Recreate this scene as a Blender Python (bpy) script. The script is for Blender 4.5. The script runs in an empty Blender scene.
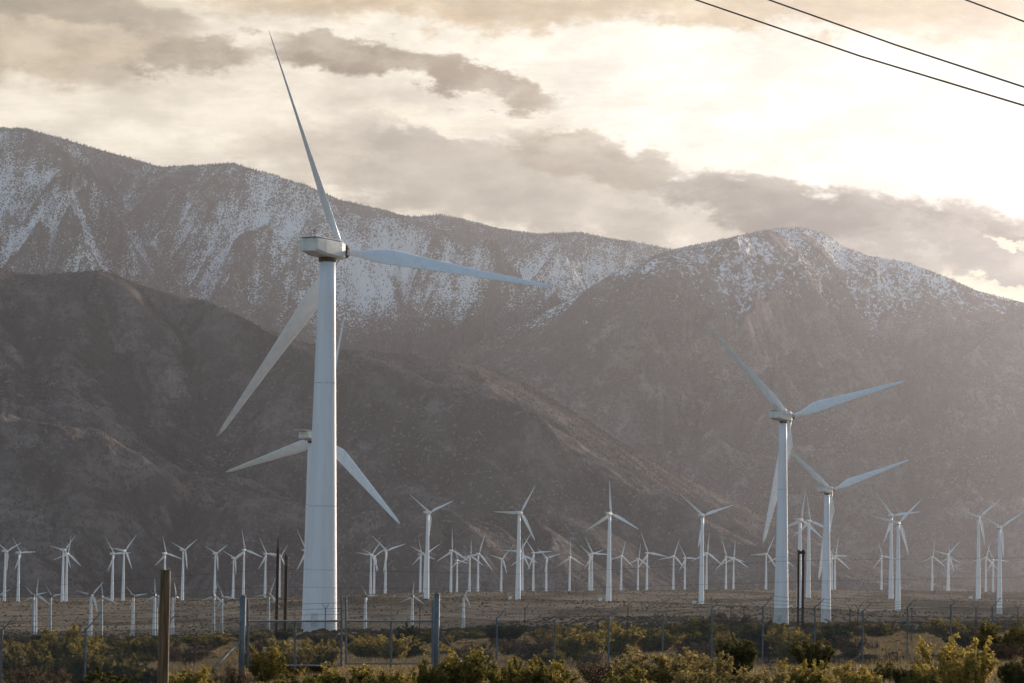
import bpy, math, random
import numpy as np
from mathutils import Vector, Matrix
R_ = math.radians
random.seed(7)
sc = bpy.context.scene
COL = sc.collection

# ------------------------------------------------------------------ camera
F = 3600.0                      # focal length in pixels of a 1024 px wide frame
CAMZ = 2.5
cam_d = bpy.data.cameras.new('camera')
cam_d.sensor_fit = 'HORIZONTAL'; cam_d.sensor_width = 36.0
cam_d.lens = 36.0 * F / 1024.0
cam_d.clip_start = 0.5; cam_d.clip_end = 60000
cam = bpy.data.objects.new('camera', cam_d); COL.objects.link(cam)
CM = (Matrix.Rotation(R_(90 + 4.42), 4, 'X') @ Matrix.Rotation(R_(0.9), 4, 'Z'))
CM = Matrix.Translation((0, 0, CAMZ)) @ CM
cam.matrix_world = CM
sc.camera = cam
_R3 = CM.to_3x3()
def at(px, py, Y):
    """the point of the place seen at this pixel of the photograph, Y metres ahead"""
    d = _R3 @ Vector(((px - 512) / F, -(py - 341.5) / F, -1.0))
    d = d * (Y / d.y)
    return Vector((d.x, Y, d.z + CAMZ))

# ------------------------------------------------------------------ light
SUN_AZ, SUN_EL = 30.0, 11.5     # degrees to the right of the view, above the horizon
sdir = Vector((math.sin(R_(SUN_AZ)) * math.cos(R_(SUN_EL)), math.cos(R_(SUN_AZ)) * math.cos(R_(SUN_EL)), math.sin(R_(SUN_EL))))
sl = bpy.data.lights.new('sun', 'SUN'); sl.energy = 5.0; sl.angle = R_(0.6); sl.color = (1.0, 0.87, 0.73)
so = bpy.data.objects.new('sun', sl); COL.objects.link(so)
so.rotation_euler = sdir.to_track_quat('Z', 'Y').to_euler()
sc.view_settings.view_transform = 'Standard'; sc.view_settings.look = 'None'
sc.view_settings.exposure = 0.32; sc.view_settings.gamma = 1.0
HAZE_DENS, HAZE_ANI, HAZE_COL = 2.6e-5, 0.90, (0.87, 0.86, 0.96)

# ------------------------------------------------------------------ node helpers
class NT:
    def __init__(s, tree): s.t = tree; s.n = tree.nodes; s.l = tree.links
    def node(s, typ, **kw):
        n = s.n.new(typ)
        for k, v in kw.items(): setattr(n, k, v)
        return n
    def put(s, sock, v):
        if isinstance(v, bpy.types.NodeSocket): s.l.new(v, sock)
        elif v is not None: sock.default_value = v
    def m(s, op, a, b=None, c=None, clamp=False):
        n = s.node('ShaderNodeMath', operation=op, use_clamp=clamp)
        s.put(n.inputs[0], a)
        if b is not None: s.put(n.inputs[1], b)
        if c is not None: s.put(n.inputs[2], c)
        return n.outputs[0]
    def noise(s, vec, scale, detail=4, rough=0.55, dist=0.0, lac=2.0):
        n = s.node('ShaderNodeTexNoise')
        if vec is not None: s.l.new(vec, n.inputs['Vector'])
        n.inputs['Scale'].default_value = scale; n.inputs['Detail'].default_value = detail
        n.inputs['Roughness'].default_value = rough; n.inputs['Distortion'].default_value = dist
        n.inputs['Lacunarity'].default_value = lac
        return n.outputs['Fac']
    def sstep(s, v, a, b, lo=0.0, hi=1.0):
        n = s.node('ShaderNodeMapRange', interpolation_type='SMOOTHSTEP')
        s.put(n.inputs[0], v); n.inputs[1].default_value = a; n.inputs[2].default_value = b
        n.inputs[3].default_value = lo; n.inputs[4].default_value = hi
        return n.outputs[0]
    def mix(s, f, a, b):
        n = s.node('ShaderNodeMix', data_type='RGBA')
        s.put(n.inputs[0], f)
        for sock, v in ((n.inputs[6], a), (n.inputs[7], b)):
            if isinstance(v, bpy.types.NodeSocket): s.l.new(v, sock)
            else: sock.default_value = (*v, 1.0) if len(v) == 3 else v
        return n.outputs[2]
    def vmap(s, vec, scale=(1, 1, 1), rot=(0, 0, 0)):
        n = s.node('ShaderNodeMapping'); s.l.new(vec, n.inputs[0])
        n.inputs['Scale'].default_value = scale; n.inputs['Rotation'].default_value = rot
        return n.outputs[0]

# ------------------------------------------------------------------ world: open sky behind, bright broken cloud ahead
w = bpy.data.worlds.new('World'); sc.world = w; w.use_nodes = True
N = NT(w.node_tree); N.n.clear()
out = N.node('ShaderNodeOutputWorld'); bg = N.node('ShaderNodeBackground')
N.l.new(bg.outputs[0], out.inputs[0]); bg.inputs['Strength'].default_value = 0.093
sky = N.node('ShaderNodeTexSky', sky_type='NISHITA', sun_disc=False)
sky.sun_elevation = R_(SUN_EL); sky.sun_rotation = R_(SUN_AZ)
sky.air_density = 1.2; sky.dust_density = 1.5; sky.ozone_density = 1.5
tc = N.node('ShaderNodeTexCoord')
sep = N.node('ShaderNodeSeparateXYZ'); N.l.new(tc.outputs['Generated'], sep.inputs[0])
X, Y, Z = sep.outputs
ys = N.m('MAXIMUM', Y, 0.08)
U = N.m('DIVIDE', X, ys); V = N.m('DIVIDE', Z, ys)
cu = N.node('ShaderNodeCombineXYZ'); N.l.new(U, cu.inputs[0]); N.l.new(N.m('MULTIPLY', V, 1.9), cu.inputs[1])
uv = cu.outputs[0]
def uvpx(px, py):
    p = at(px, py, 1.0); return p.x, p.z - CAMZ
wn1 = N.noise(uv, 26, 7, 0.62); wn2 = N.noise(N.vmap(uv, (1, 1, 1), (0, 0, 0.7)), 31, 7, 0.62)
wn3 = N.noise(uv, 70, 6, 0.62)
wn4 = N.noise(N.vmap(uv, (0.45, 1.0, 1.0)), 17, 6, 0.55)
Uw = N.m('ADD', N.m('ADD', U, N.m('MULTIPLY', N.m('SUBTRACT', wn1, 0.5), 0.040)), N.m('MULTIPLY', N.m('SUBTRACT', wn3, 0.5), 0.020))
Vw = N.m('ADD', N.m('ADD', V, N.m('MULTIPLY', N.m('SUBTRACT', wn2, 0.5), 0.018)), N.m('MULTIPLY', N.m('SUBTRACT', wn3, 0.5), 0.016))
def blob(px, py, rx, ry, rot, soft=0.55, warp=True, top=None):
    """1 inside an ellipse of sky, falling off at its ragged edge"""
    u0, v0 = uvpx(px, py)
    du = N.m('SUBTRACT', Uw if warp else U, u0); dv = N.m('SUBTRACT', Vw if warp else V, v0)
    c, s_ = math.cos(R_(rot)), math.sin(R_(rot))
    a = N.m('ADD', N.m('MULTIPLY', du, c * F / rx), N.m('MULTIPLY', dv, s_ * F / rx))
    b = N.m('ADD', N.m('MULTIPLY', du, -s_ * F / ry), N.m('MULTIPLY', dv, c * F / ry))
    d = N.m('ADD', N.m('MULTIPLY', a, a), N.m('MULTIPLY', b, b))
    return N.sstep(d, 1.0 + soft, max(0.0, 1.0 - soft))
def clamp01(v): return N.m('MINIMUM', N.m('MAXIMUM', v, 0.0), 1.0)
# bright veil
glow = blob(830, 110, 520, 190, 0, 1.0, False)
veil = N.mix(glow, (9.2, 8.5, 7.3), (9.8, 9.4, 8.5))
veil = N.mix(N.sstep(wn4, 0.46, 0.66, 0, .75), veil, (6.3, 5.6, 4.8))
veil = N.mix(N.m('MULTIPLY', N.sstep(wn3, 0.45, 0.68), 0.35), veil, (6.6, 6.0, 5.1))
veil = N.mix(N.m('MULTIPLY', blob(830, 130, 330, 90, -10, 1.0), 0.9), veil, (10.6, 10.3, 9.6))
veil = N.mix(N.m('MULTIPLY', blob(180, 150, 260, 34, -12, 1.0), 0.7), veil, (9.8, 9.3, 8.3))
def cloud(base, dark, k, *a, **kw):
    return N.mix(N.m('MULTIPLY', blob(*a, **kw), k), base, dark)
c = veil
body = N.sstep(wn3, 0.35, 0.65, 0.72, 1.0)
def kk(v): return N.m('MULTIPLY', body, v)
c = cloud(c, (5.4, 3.9, 2.0), kk(0.85), 620, -6, 420, 34, 0)
c = cloud(c, (6.0, 4.8, 3.3), kk(0.7), 880, 12, 170, 24, -4)
c = cloud(c, (4.6, 3.7, 2.4), kk(0.9), 10, 20, 170, 62, -6)
c = cloud(c, (3.4, 2.9, 2.2), kk(0.9), 40, 2, 130, 20, -6)
c = cloud(c, (9.0, 8.4, 7.2), 0.6, 150, 108, 170, 22, -6)
c = cloud(c, (2.8, 2.2, 1.4), kk(0.97), 200, 54, 62, 24, -4)
c = cloud(c, (2.3, 1.75, 1.05), kk(1.0), 370, 58, 105, 20, -5)
c = cloud(c, (2.6, 1.95, 1.2), kk(1.0), 480, 80, 80, 17, -14)
c = cloud(c, (9.2, 8.6, 7.4), 0.8, 480, 122, 130, 14, -4)
c = cloud(c, (4.9, 4.4, 3.7), kk(0.9), 420, 172, 170, 40, -8)
c = cloud(c, (3.8, 3.4, 2.9), kk(0.8), 460, 156, 90, 20, -8)
c = cloud(c, (4.2, 3.9, 3.4), kk(0.95), 600, 206, 250, 40, -6)
c = cloud(c, (3.1, 2.65, 2.0), kk(0.97), 590, 158, 78, 26, -12)
c = cloud(c, (1.5, 1.35, 1.1), kk(1.0), 770, 205, 110, 26, -10)
c = cloud(c, (0.7, 0.66, 0.6), kk(1.0), 925, 226, 170, 28, -6)
c = cloud(c, (2.3, 2.25, 2.15), kk(1.0), 960, 262, 210, 22, -4)
c = cloud(c, (9.5, 8.6, 6.8), 0.75, 1020, 286, 70, 10, -12)
c = cloud(c, (9.5, 8.6, 7.0), 0.7, 1012, 246, 40, 5, -10)
vs_ = N.node('ShaderNodeVectorMath', operation='SCALE'); N.l.new(c, vs_.inputs[0])
N.l.new(N.sstep(N.noise(N.vmap(uv, (0.7, 1, 1)), 48, 9, 0.68), 0.36, 0.66, 1.03, 0.74), vs_.inputs['Scale'])
vt_ = N.node('ShaderNodeVectorMath', operation='MULTIPLY'); N.l.new(vs_.outputs[0], vt_.inputs[0]); vt_.inputs[1].default_value = (1.0, 0.97, 0.90); c = vt_.outputs[0]
# the window of bright cloud fades into the ordinary sky away from the sun's side
mu = N.m('DIVIDE', N.m('SUBTRACT', U, 0.12), 0.62); mv = N.m('DIVIDE', N.m('SUBTRACT', V, 0.10), 0.34)
md = N.m('ADD', N.m('MULTIPLY', mu, mu), N.m('MULTIPLY', mv, mv))
mask = N.m('MULTIPLY', N.sstep(md, 1.25, 0.45), N.sstep(Y, 0.1, 0.3))
gn = N.noise(tc.outputs['Generated'], 3.0, 6, 0.6)
vm = N.node('ShaderNodeVectorMath', operation='SCALE'); N.l.new(sky.outputs[0], vm.inputs[0]); vm.inputs['Scale'].default_value = 1.8
lum = N.mix(N.sstep(gn, 0.45, 0.65, 0.0, 0.35), vm.outputs[0], (4.4, 4.6, 5.0))
N.l.new(N.mix(mask, lum, c), bg.inputs['Color'])

# ------------------------------------------------------------------ mesh helpers
def tag(o, label=None, cat=None, group=None, kind=None):
    if label: o['label'] = label
    if cat: o['category'] = cat
    if group: o['group'] = group
    if kind: o['kind'] = kind
    return o
def empty(name, loc, label, cat, group=None):
    o = bpy.data.objects.new(name, None); COL.objects.link(o); o.location = loc
    o.empty_display_size = 0.5
    return tag(o, label, cat, group)
def np_mesh(name, v, quads=None, tris=None, mat=None, smooth=True, attrs=None):
    me = bpy.data.meshes.new(name)
    v = np.asarray(v, dtype=np.float32).reshape(-1, 3)
    me.vertices.add(len(v)); me.vertices.foreach_set('co', v.ravel())
    idx, st, tot = [], [], []
    off = 0
    for f, k in ((quads, 4), (tris, 3)):
        if f is None or len(f) == 0: continue
        f = np.asarray(f, dtype=np.int32).reshape(-1, k)
        idx.append(f.ravel()); st.append(off + np.arange(len(f), dtype=np.int32) * k)
        off += f.size
    idx = np.concatenate(idx); st = np.concatenate(st)
    me.loops.add(len(idx)); me.loops.foreach_set('vertex_index', idx)
    me.polygons.add(len(st)); me.polygons.foreach_set('loop_start', st)
    me.update(calc_edges=True)
    me.polygons.foreach_set('use_smooth', np.full(len(st), smooth, dtype=bool))
    for k, a in (attrs or {}).items():
        at_ = me.attributes.new(k, 'FLOAT', 'POINT'); at_.data.foreach_set('value', np.asarray(a, dtype=np.float32).ravel())
    if mat: me.materials.append(mat)
    me.validate(); me.update()
    return me
def link(name, me, parent=None, loc=None):
    o = bpy.data.objects.new(name, me); COL.objects.link(o)
    if parent: o.parent = parent
    if loc is not None: o.location = loc
    return o
def grid_faces(nr, nc):
    i = np.arange(nr - 1)[:, None] * nc + np.arange(nc - 1)[None, :]
    return np.stack([i, i + 1, i + nc + 1, i + nc], -1).reshape(-1, 4)
class MB:
    """collects boxes, tubes and lofts into one mesh"""
    def __init__(s): s.v = []; s.q = []; s.t = []; s.n = 0
    def add(s, v, q=(), t=()):
        o = s.n
        s.v.extend([tuple(p) for p in v]); s.n += len(v)
        s.q.extend([[o + i for i in f] for f in q]); s.t.extend([[o + i for i in f] for f in t])
    def loft(s, rings, cap=True):
        k = len(rings[0]); vs = [p for r in rings for p in r]; q = []; t = []
        for i in range(len(rings) - 1):
            for j in range(k):
                a = i * k + j; b = i * k + (j + 1) % k
                q.append([a, b, b + k, a + k])
        if cap:
            for base, ring, flip in ((0, rings[0], True), ((len(rings) - 1) * k, rings[-1], False)):
                c_ = sum((Vector(p) for p in ring), Vector()) / k
                vs.append(tuple(c_)); ci = len(vs) - 1
                for j in range(k):
                    a, b = base + j, base + (j + 1) % k
                    t.append([ci, b, a] if flip else [ci, a, b])
        s.add(vs, q, t)
    def tube(s, p0, p1, r0, r1=None, k=8, cap=True):
        p0, p1 = Vector(p0), Vector(p1); r1 = r0 if r1 is None else r1
        s.path([p0, p1], [r0, r1], k, cap)
    def path(s, pts, rad, k=6, cap=True):
        pts = [Vector(p) for p in pts]; rings = []
        for i, p in enumerate(pts):
            d = (pts[min(i + 1, len(pts) - 1)] - pts[max(i - 1, 0)]).normalized()
            a = d.cross(Vector((0, 0, 1)) if abs(d.z) < 0.9 else Vector((1, 0, 0))).normalized(); b = d.cross(a)
            r = rad[i] if isinstance(rad, (list, tuple)) else rad
            rings.append([p + (a * math.cos(2 * math.pi * j / k) + b * math.sin(2 * math.pi * j / k)) * r for j in range(k)])
        s.loft(rings, cap)
    def box(s, c_, d, rot=0.0):
        cx, cy, cz = c_; x, y, z = d[0] / 2, d[1] / 2, d[2] / 2
        cr, sr = math.cos(rot), math.sin(rot)
        vs = [(cx + a * x * cr - b * y * sr, cy + a * x * sr + b * y * cr, cz + e * z) for e in (-1, 1) for a, b in ((-1, -1), (1, -1), (1, 1), (-1, 1))]
        s.add(vs, [[3, 2, 1, 0], [4, 5, 6, 7], [0, 1, 5, 4], [1, 2, 6, 5], [2, 3, 7, 6], [3, 0, 4, 7]])
    def mesh(s, name, mat, smooth=False):
        return np_mesh(name, s.v, s.q or None, s.t or None, mat, smooth)
    def build(s, name, mat, parent=None, smooth=False, loc=None):
        return link(name, s.mesh(name, mat, smooth), parent, loc)

# ------------------------------------------------------------------ numpy noise
def _h(ix, iy, s):
    n = (ix.astype(np.int64) * 374761393 + iy.astype(np.int64) * 668265263 + s * 1442695041) & 0x7fffffff
    n = ((n ^ (n >> 13)) * 1274126177) & 0x7fffffff
    return (n ^ (n >> 16)) & 0xffffff
def _r(ix, iy, s): return _h(ix, iy, s) / float(0xffffff)
def perlin(x, y, s=0):
    x0 = np.floor(x); y0 = np.floor(y); fx = x - x0; fy = y - y0
    ux = fx * fx * fx * (fx * (fx * 6 - 15) + 10); uy = fy * fy * fy * (fy * (fy * 6 - 15) + 10)
    def g(a, b):
        th = _r(x0 + a, y0 + b, s) * 6.2831853
        return np.cos(th) * (fx - a) + np.sin(th) * (fy - b)
    return ((g(0, 0) * (1 - ux) + g(1, 0) * ux) * (1 - uy) + (g(0, 1) * (1 - ux) + g(1, 1) * ux) * uy) * 1.5
def fbm(x, y, o=4, s=0, gain=0.5):
    a, f, t = 1.0, 1.0, 0
    for i in range(o):
        t = t + a * perlin(x * f, y * f, s + i * 17); a *= gain; f *= 2.03
    return t
def gully(px, py, dx, dy, freq, s):
    """stripes running along (dx,dy): the drainage pattern of a slope. freq in cells"""
    ix = np.floor(px); iy = np.floor(py); acc = np.zeros_like(px); ws = np.zeros_like(px)
    for a in (-1, 0, 1):
        for b in (-1, 0, 1):
            cx = ix + a; cy = iy + b
            qx = px - (cx + _r(cx, cy, s) * .8 + .1); qy = py - (cy + _r(cx, cy, s + 5) * .8 + .1)
            wgt = np.exp(-(qx * qx + qy * qy) * 2.6)
            ph = _r(cx, cy, s + 9) * 1.4
            acc += wgt * np.cos((-qx * dy + qy * dx) * freq + ph); ws += wgt
    return acc / (ws + 1e-6)

# ------------------------------------------------------------------ materials
def new_mat(name):
    m = bpy.data.materials.new(name); m.use_nodes = True
    n = NT(m.node_tree); n.n.clear()
    o = n.node('ShaderNodeOutputMaterial'); p = n.node('ShaderNodeBsdfPrincipled')
    n.l.new(p.outputs[0], o.inputs[0]); p.inputs['Roughness'].default_value = 0.8
    p.inputs['Specular IOR Level'].default_value = 0.3
    return m, n, p, o
def simple(name, col, rough=0.6, metal=0.0, vary=0.25, scale=2.0, stretch=(1, 1, 1), col2=None, spec=0.3):
    m, n, p, o = new_mat(name)
    t = n.node('ShaderNodeTexCoord'); v = n.vmap(t.outputs['Object'], stretch)
    f = n.noise(v, scale, 5, 0.6)
    dark = col2 or tuple(x * (1 - vary) for x in col)
    n.l.new(n.mix(n.sstep(f, 0.35, 0.7), col, dark), p.inputs['Base Color'])
    p.inputs['Roughness'].default_value = rough; p.inputs['Metallic'].default_value = metal
    p.inputs['Specular IOR Level'].default_value = spec
    return m
M = {}
M['tower'] = simple('tower_paint', (0.73, 0.75, 0.84), 0.45, 0, 0.10, 0.35, (3, 3, 0.25))
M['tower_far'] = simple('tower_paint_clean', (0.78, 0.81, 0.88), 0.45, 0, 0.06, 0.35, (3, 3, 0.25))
M['blade'] = simple('blade_paint', (0.80, 0.81, 0.86), 0.4, 0, 0.12, 0.8)
M['nacelle'] = simple('nacelle_paint', (0.70, 0.71, 0.72), 0.45, 0, 0.2, 0.5)
M['rust'] = simple('rusty_hub_steel', (0.16, 0.10, 0.07), 0.7, 0.2, 0.5, 1.2)
M['seam'] = simple('flange_grey', (0.60, 0.61, 0.66), 0.6)
M['short_tower'] = simple('old_tower_paint', (0.62, 0.64, 0.70), 0.5, 0, 0.2, 0.4, (2, 2, 0.4))
M['short_dark'] = simple('old_tower_galvanised', (0.30, 0.33, 0.37), 0.5, 0.2, 0.25, 0.4, (2, 2, 0.4))
M['short_nac'] = simple('old_nacelle_brown', (0.17, 0.13, 0.10), 0.6, 0, 0.3, 2)
M['galv'] = simple('galvanised_steel', (0.165, 0.18, 0.205), 0.65, 0.1, 0.3, 6)
M['galv_thin'] = simple('galvanised_wire', (0.12, 0.12, 0.12), 0.7, 0.0, 0.3, 6, spec=0.1)
M['wood'] = simple('weathered_wood', (0.17, 0.105, 0.058), 0.9, 0, 0.6, 7, (4, 4, 0.2), (0.06, 0.04, 0.026))
M['pole'] = simple('dark_creosoted_wood', (0.075, 0.045, 0.035), 0.9, 0, 0.5, 3, (3, 3, 0.2))
M['cable'] = simple('black_cable', (0.02, 0.018, 0.016), 0.6, 0, 0.1)
M['box'] = simple('cabinet_paint', (0.66, 0.70, 0.72), 0.5, 0, 0.1, 1)
M['rock'] = simple('pale_rock', (0.34, 0.30, 0.26), 0.9, 0, 0.4, 2)

def leaf_mat(name, col, col2, trans=0.5):
    m = bpy.data.materials.new(name); m.use_nodes = True
    n = NT(m.node_tree); n.n.clear()
    o = n.node('ShaderNodeOutputMaterial')
    t = n.node('ShaderNodeTexCoord'); oi = n.node('ShaderNodeObjectInfo')
    f = n.noise(t.outputs['Object'], 2.2, 4, 0.6)
    f2 = n.m('ADD', f, n.m('MULTIPLY', n.m('SUBTRACT', oi.outputs['Random'], 0.5), 0.35))
    cc = n.mix(n.sstep(f2, 0.35, 0.68), col, col2)
    d = n.node('ShaderNodeBsdfDiffuse'); tr = n.node('ShaderNodeBsdfTranslucent'); mx = n.node('ShaderNodeMixShader')
    n.l.new(cc, d.inputs[0]); n.l.new(cc, tr.inputs[0]); mx.inputs[0].default_value = trans
    n.l.new(d.outputs[0], mx.inputs[1]); n.l.new(tr.outputs[0], mx.inputs[2]); n.l.new(mx.outputs[0], o.inputs[0])
    return m
M['leaf_a'] = leaf_mat('creosote_leaf', (0.125, 0.105, 0.030), (0.40, 0.29, 0.075))
M['leaf_b'] = leaf_mat('dark_leaf', (0.055, 0.055, 0.020), (0.13, 0.105, 0.035), 0.4)
M['leaf_c'] = leaf_mat('pale_olive_leaf', (0.20, 0.155, 0.06), (0.40, 0.29, 0.12))
M['leaf_d'] = leaf_mat('dry_brown_twig', (0.085, 0.055, 0.04), (0.16, 0.11, 0.07), 0.3)
M['grass'] = leaf_mat('dry_grass', (0.17, 0.125, 0.07), (0.33, 0.25, 0.14), 0.5)
M['stem'] = simple('twig_bark', (0.09, 0.065, 0.045), 0.9, 0, 0.4, 8)

# ------------------------------------------------------------------ catalogue of the turbines, read off the photograph
# hub x, hub y, base y, rotor radius px, blade phase (deg clockwise from up)
FAR = [
 (7.5,551.2,609,20,64),(21,552.8,605.5,19,87),(65.3,550,605,19.5,42),(68.5,553.8,604,19,11),(114.7,553.8,604,19.5,-33),
 (125.5,550.6,604,20,39),(166.5,553.5,603,18.5,-12.5),(185.2,550,602.5,19.4,54.7),(216.9,553.5,602,17,57),(235,558,599.4,16,-63),
 (245.4,550,600,21.2,-9.5),(266.9,553.8,597,19,-26.5),(281.2,556.5,597,15,35.6),(306.5,550.3,597,24,-28),
 (372,554.8,595,18,37),(375.4,556,595.5,16,56),(387,550.6,595.3,22.6,-48),(422,554.4,597,16,-12),(426,554.4,597,19.5,56),
 (452.7,550.6,595.5,21.9,0),(458.2,560.5,595.5,13,-15),(471,556.2,595,17,4),(479.5,553.7,595,22,19),(502.7,558.7,595,15.6,44),
 (521,551,595,21,32),(523.8,555.5,595,18,-5),(534.6,553,594.4,19,85),(547.4,558,593.8,15,73),(570.8,557.2,593.8,17.5,0),
 (590.6,555,593.6,16,-50),(593.2,553.7,593.4,19,-27),(622.3,556,592.6,16,14),(639.2,558.7,592.5,16,8),(648.4,553,592,22,-20.6),
 (674.4,556.2,592,18,18.4),(686,558,592,15.5,-27),(707.8,553,591.2,20.5,7),(727,556.9,592,18.8,-16),(734.4,558,592,17,4),
 (767.3,553.7,591.3,19.5,26),(780,556,591.3,18,5),(836,556.9,591.4,20,10),(833,556,591.5,16,-30),(882.7,556,591.8,16,-17),
 (933.3,556.9,594.4,16,8),(948.6,554.4,594.7,18.5,43),(949.6,557,594.9,13,-1),(986.6,557.7,596.6,16,16),(993.9,560,596.6,16,-25)]
MED = [
 (430.2,512.5,599.5,30.5,67.5),(521.2,512.7,600.6,32,32),(611.2,513.7,601.9,33,-2),(703.7,515.6,605.6,33,-48.5),
 (801.9,520,611,30,9.5),(810.6,521.2,598,27,-7),(893,515.8,599,30,-37.7),(899.5,523,615,34,44.3),(980,517.4,599.5,29,50.8),(1001.5,527.4,617.5,30,58)]
SHORT = [  # last: 1 = dark galvanised tower, 0 = pale tower
 (-1,596,636,14,60,0),(34.2,595.6,634,14,-45,1),(36.9,595,633,17,5,0),(52.4,596.2,633,16.5,-38,1),(92.5,595,643,19,43,0),
 (103.1,597,636,16.5,-7,1),(134.2,596.2,636.5,14,-41,0),(155.6,595,637.5,17,-3,0),(158.6,597,637,13,-62,1),(176.0,595.6,636.5,14,20,0),
 (215,595.6,634.5,15,12,1),(223.4,597,633.5,15,-24,1),(270.3,594,634,18,22,1),(367.5,596.2,635,13.6,-35,0),(413,596.2,631,14.5,5,0),(465,595.6,629.5,14,33,0)]
# the four big ones: hub, base y, radius px, phase, yaw, base width px
BIG = [(342.4,251.4,632.5,242.2,-19.7,29.1,33.5),(790.5,416.7,626,132.4,-44.3,32.8,15),(831.8,490.3,629,91.4,-48.7,33,10.6),(322.4,436.9,630,125,14.2,31.4,10)]

def dist_of(hub_m, hy, by): return hub_m * F / (by - hy)
ctrl = []      # ground control points (x, y, z)
def cp(px, py, Y): ctrl.append(tuple(at(px, py, Y)))
TURB = []
for hx, hy, by, rp, ph in FAR: TURB.append(dict(c='far', hx=hx, hy=hy, by=by, rp=rp, ph=ph, hub=50.0))
for hx, hy, by, rp, ph in MED: TURB.append(dict(c='medium', hx=hx, hy=hy, by=by, rp=rp, ph=ph, hub=60.0))
for hx, hy, by, rp, ph, dk in SHORT: TURB.append(dict(c='short', hx=hx, hy=hy, by=by, rp=rp, ph=ph, hub=18.0, dk=dk))
for hx, hy, by, rp, ph, yw, bw in BIG: TURB.append(dict(c='big', hx=hx, hy=hy, by=by, rp=rp, ph=ph, hub=60.0, yaw=yw, bw=bw))
for t in TURB:
    t['Y'] = dist_of(t['hub'], t['hy'], t['by'])
    if t['c'] == 'far': t['Y'] = 0.5 * t['Y'] + 0.5 * (3350 if t['hx'] < 200 else 4300)
    if t['c'] == 'short': t['Y'] = 0.35 * t['Y'] + 0.65 * 1600
    if t['c'] == 'big' and t['hx'] < 330: t['Y'] = 1040
    if t['hy'] == 521.2: t['Y'] = 2700
    if t['hy'] in (515.8, 517.4): t['Y'] = 2700
    cp(t['hx'] - (8 if t['c'] == 'big' else 2), t['by'], t['Y'])
# foreground: the ground along the fence and in front of it, and out to the flats
FENCE = [(2,631),(86,630),(165,628.5)]          # post px and the py of its top
for px, py, Yd in ((-300,720,90),(0,708,98),(130,702,103),(243,693,107),(340,687,111),(437,681,115),(560,676,121),(663,671,126),(763,667,131),(863,664,136),(992,661,142),(1300,655,150)):
    cp(px, py, Yd)
for px, py, Yd in ((-200,668,180),(100,664,185),(400,659,190),(700,655,195),(1000,651,205),(1300,650,210),(0,648,330),(300,642,330),(600,637,330),(900,634,360),(1200,634,360),
                   (560,629,700),(650,627,800),(950,624,900),(1100,624,1000),(100,649,680),(20,648,680),(200,646,680),(300,641,680),(60,652,300),(160,651,300),(240,649,300),(60,648,420),(160,647,420),(50,647,500),(100,643,850),(150,644,500),(230,641,500),(0,646,1000),(92,645,1500),(60,641,1450),(100,641,1000),(200,638,1000),(290,637,900),(400,634,560),(460,632,560),(460,631,900),(600,617,1500),(700,617,1600),(950,618,1900)):
    cp(px, py, Yd)
CT = np.array(ctrl)
def g_uw(x, y):
    yy = np.maximum(y, 40.0)
    return (x / yy) * 11.0, np.log(yy) * 3.0
CU, CW = g_uw(CT[:, 0], CT[:, 1])
def gz(x, y):
    x = np.atleast_1d(np.asarray(x, float)); y = np.atleast_1d(np.asarray(y, float))
    a, b = g_uw(x, y); num = np.zeros(a.shape); den = np.zeros(a.shape)
    for i in range(len(CU)):
        k = 1.0 / ((a - CU[i]) ** 2 + (b - CW[i]) ** 2 + 0.01) ** 1.6
        num += k * CT[i, 2]; den += k
    z = num / den
    near = np.clip((100 - y) / 60.0, 0, 1); z = z * (1 - near) + 0.35 * near
    z = z + 0.25 * perlin(x / 23.0, y / 31.0, 3) * np.clip(y / 120.0, 0, 1) + 0.12 * perlin(x / 6.0, y / 7.0, 4) * np.clip((y - 40) / 60., 0, 1)
    fade = np.clip((y - 4650) / 900.0, 0, 1); z = z - 45 * fade * fade * (3 - 2 * fade)
    return z
def gz1(x, y): return float(gz(x, y)[0])

# ------------------------------------------------------------------ setting: ground
def terrain_mat_ground():
    m, n, p, o = new_mat('desert_floor')
    g = n.node('ShaderNodeNewGeometry'); pos = g.outputs['Position']
    a = n.noise(pos, 0.05, 8, 0.65); b = n.noise(n.vmap(pos, (1, 0.35, 1)), 0.012, 6, 0.6); c_ = n.noise(pos, 0.9, 6, 0.7)
    col = n.mix(n.sstep(a, 0.40, 0.60), (0.17, 0.135, 0.102), (0.25, 0.195, 0.14))
    col = n.mix(n.sstep(b, 0.45, 0.62), col, (0.085, 0.068, 0.050))
    col = n.mix(n.sstep(c_, 0.55, 0.72, 0, 0.5), col, (0.19, 0.145, 0.095))
    col = n.mix(n.sstep(n.noise(pos, 0.45, 8, 0.75), 0.50, 0.60, 0, 0.65), col, (0.085, 0.062, 0.045))
    n.l.new(col, p.inputs['Base Color']); p.inputs['Roughness'].default_value = 0.95; p.inputs['Specular IOR Level'].default_value = 0.0
    bp = n.node('ShaderNodeBump'); bp.inputs['Strength'].default_value = 0.6; bp.inputs['Distance'].default_value = 0.15
    n.l.new(c_, bp.inputs['Height']); n.l.new(bp.outputs[0], p.inputs['Normal'])
    return m
M['ground'] = terrain_mat_ground()
def ucols(n_in, n_out, u_in=0.165, u_out=0.9):
    o = np.linspace(0, 1, n_out + 1)[1:] ** 1.8 * (u_out - u_in) + u_in
    return np.concatenate([-o[::-1], np.linspace(-u_in, u_in, n_in), o])
us = ucols(420, 60, 0.165, 3.0)
rows = np.exp(np.linspace(math.log(2.0), math.log(7500), 620))
GX = us[None, :] * rows[:, None]; GY = np.repeat(rows[:, None], len(us), 1)
GXl = np.clip(GX, -7800, 7800)
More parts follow.
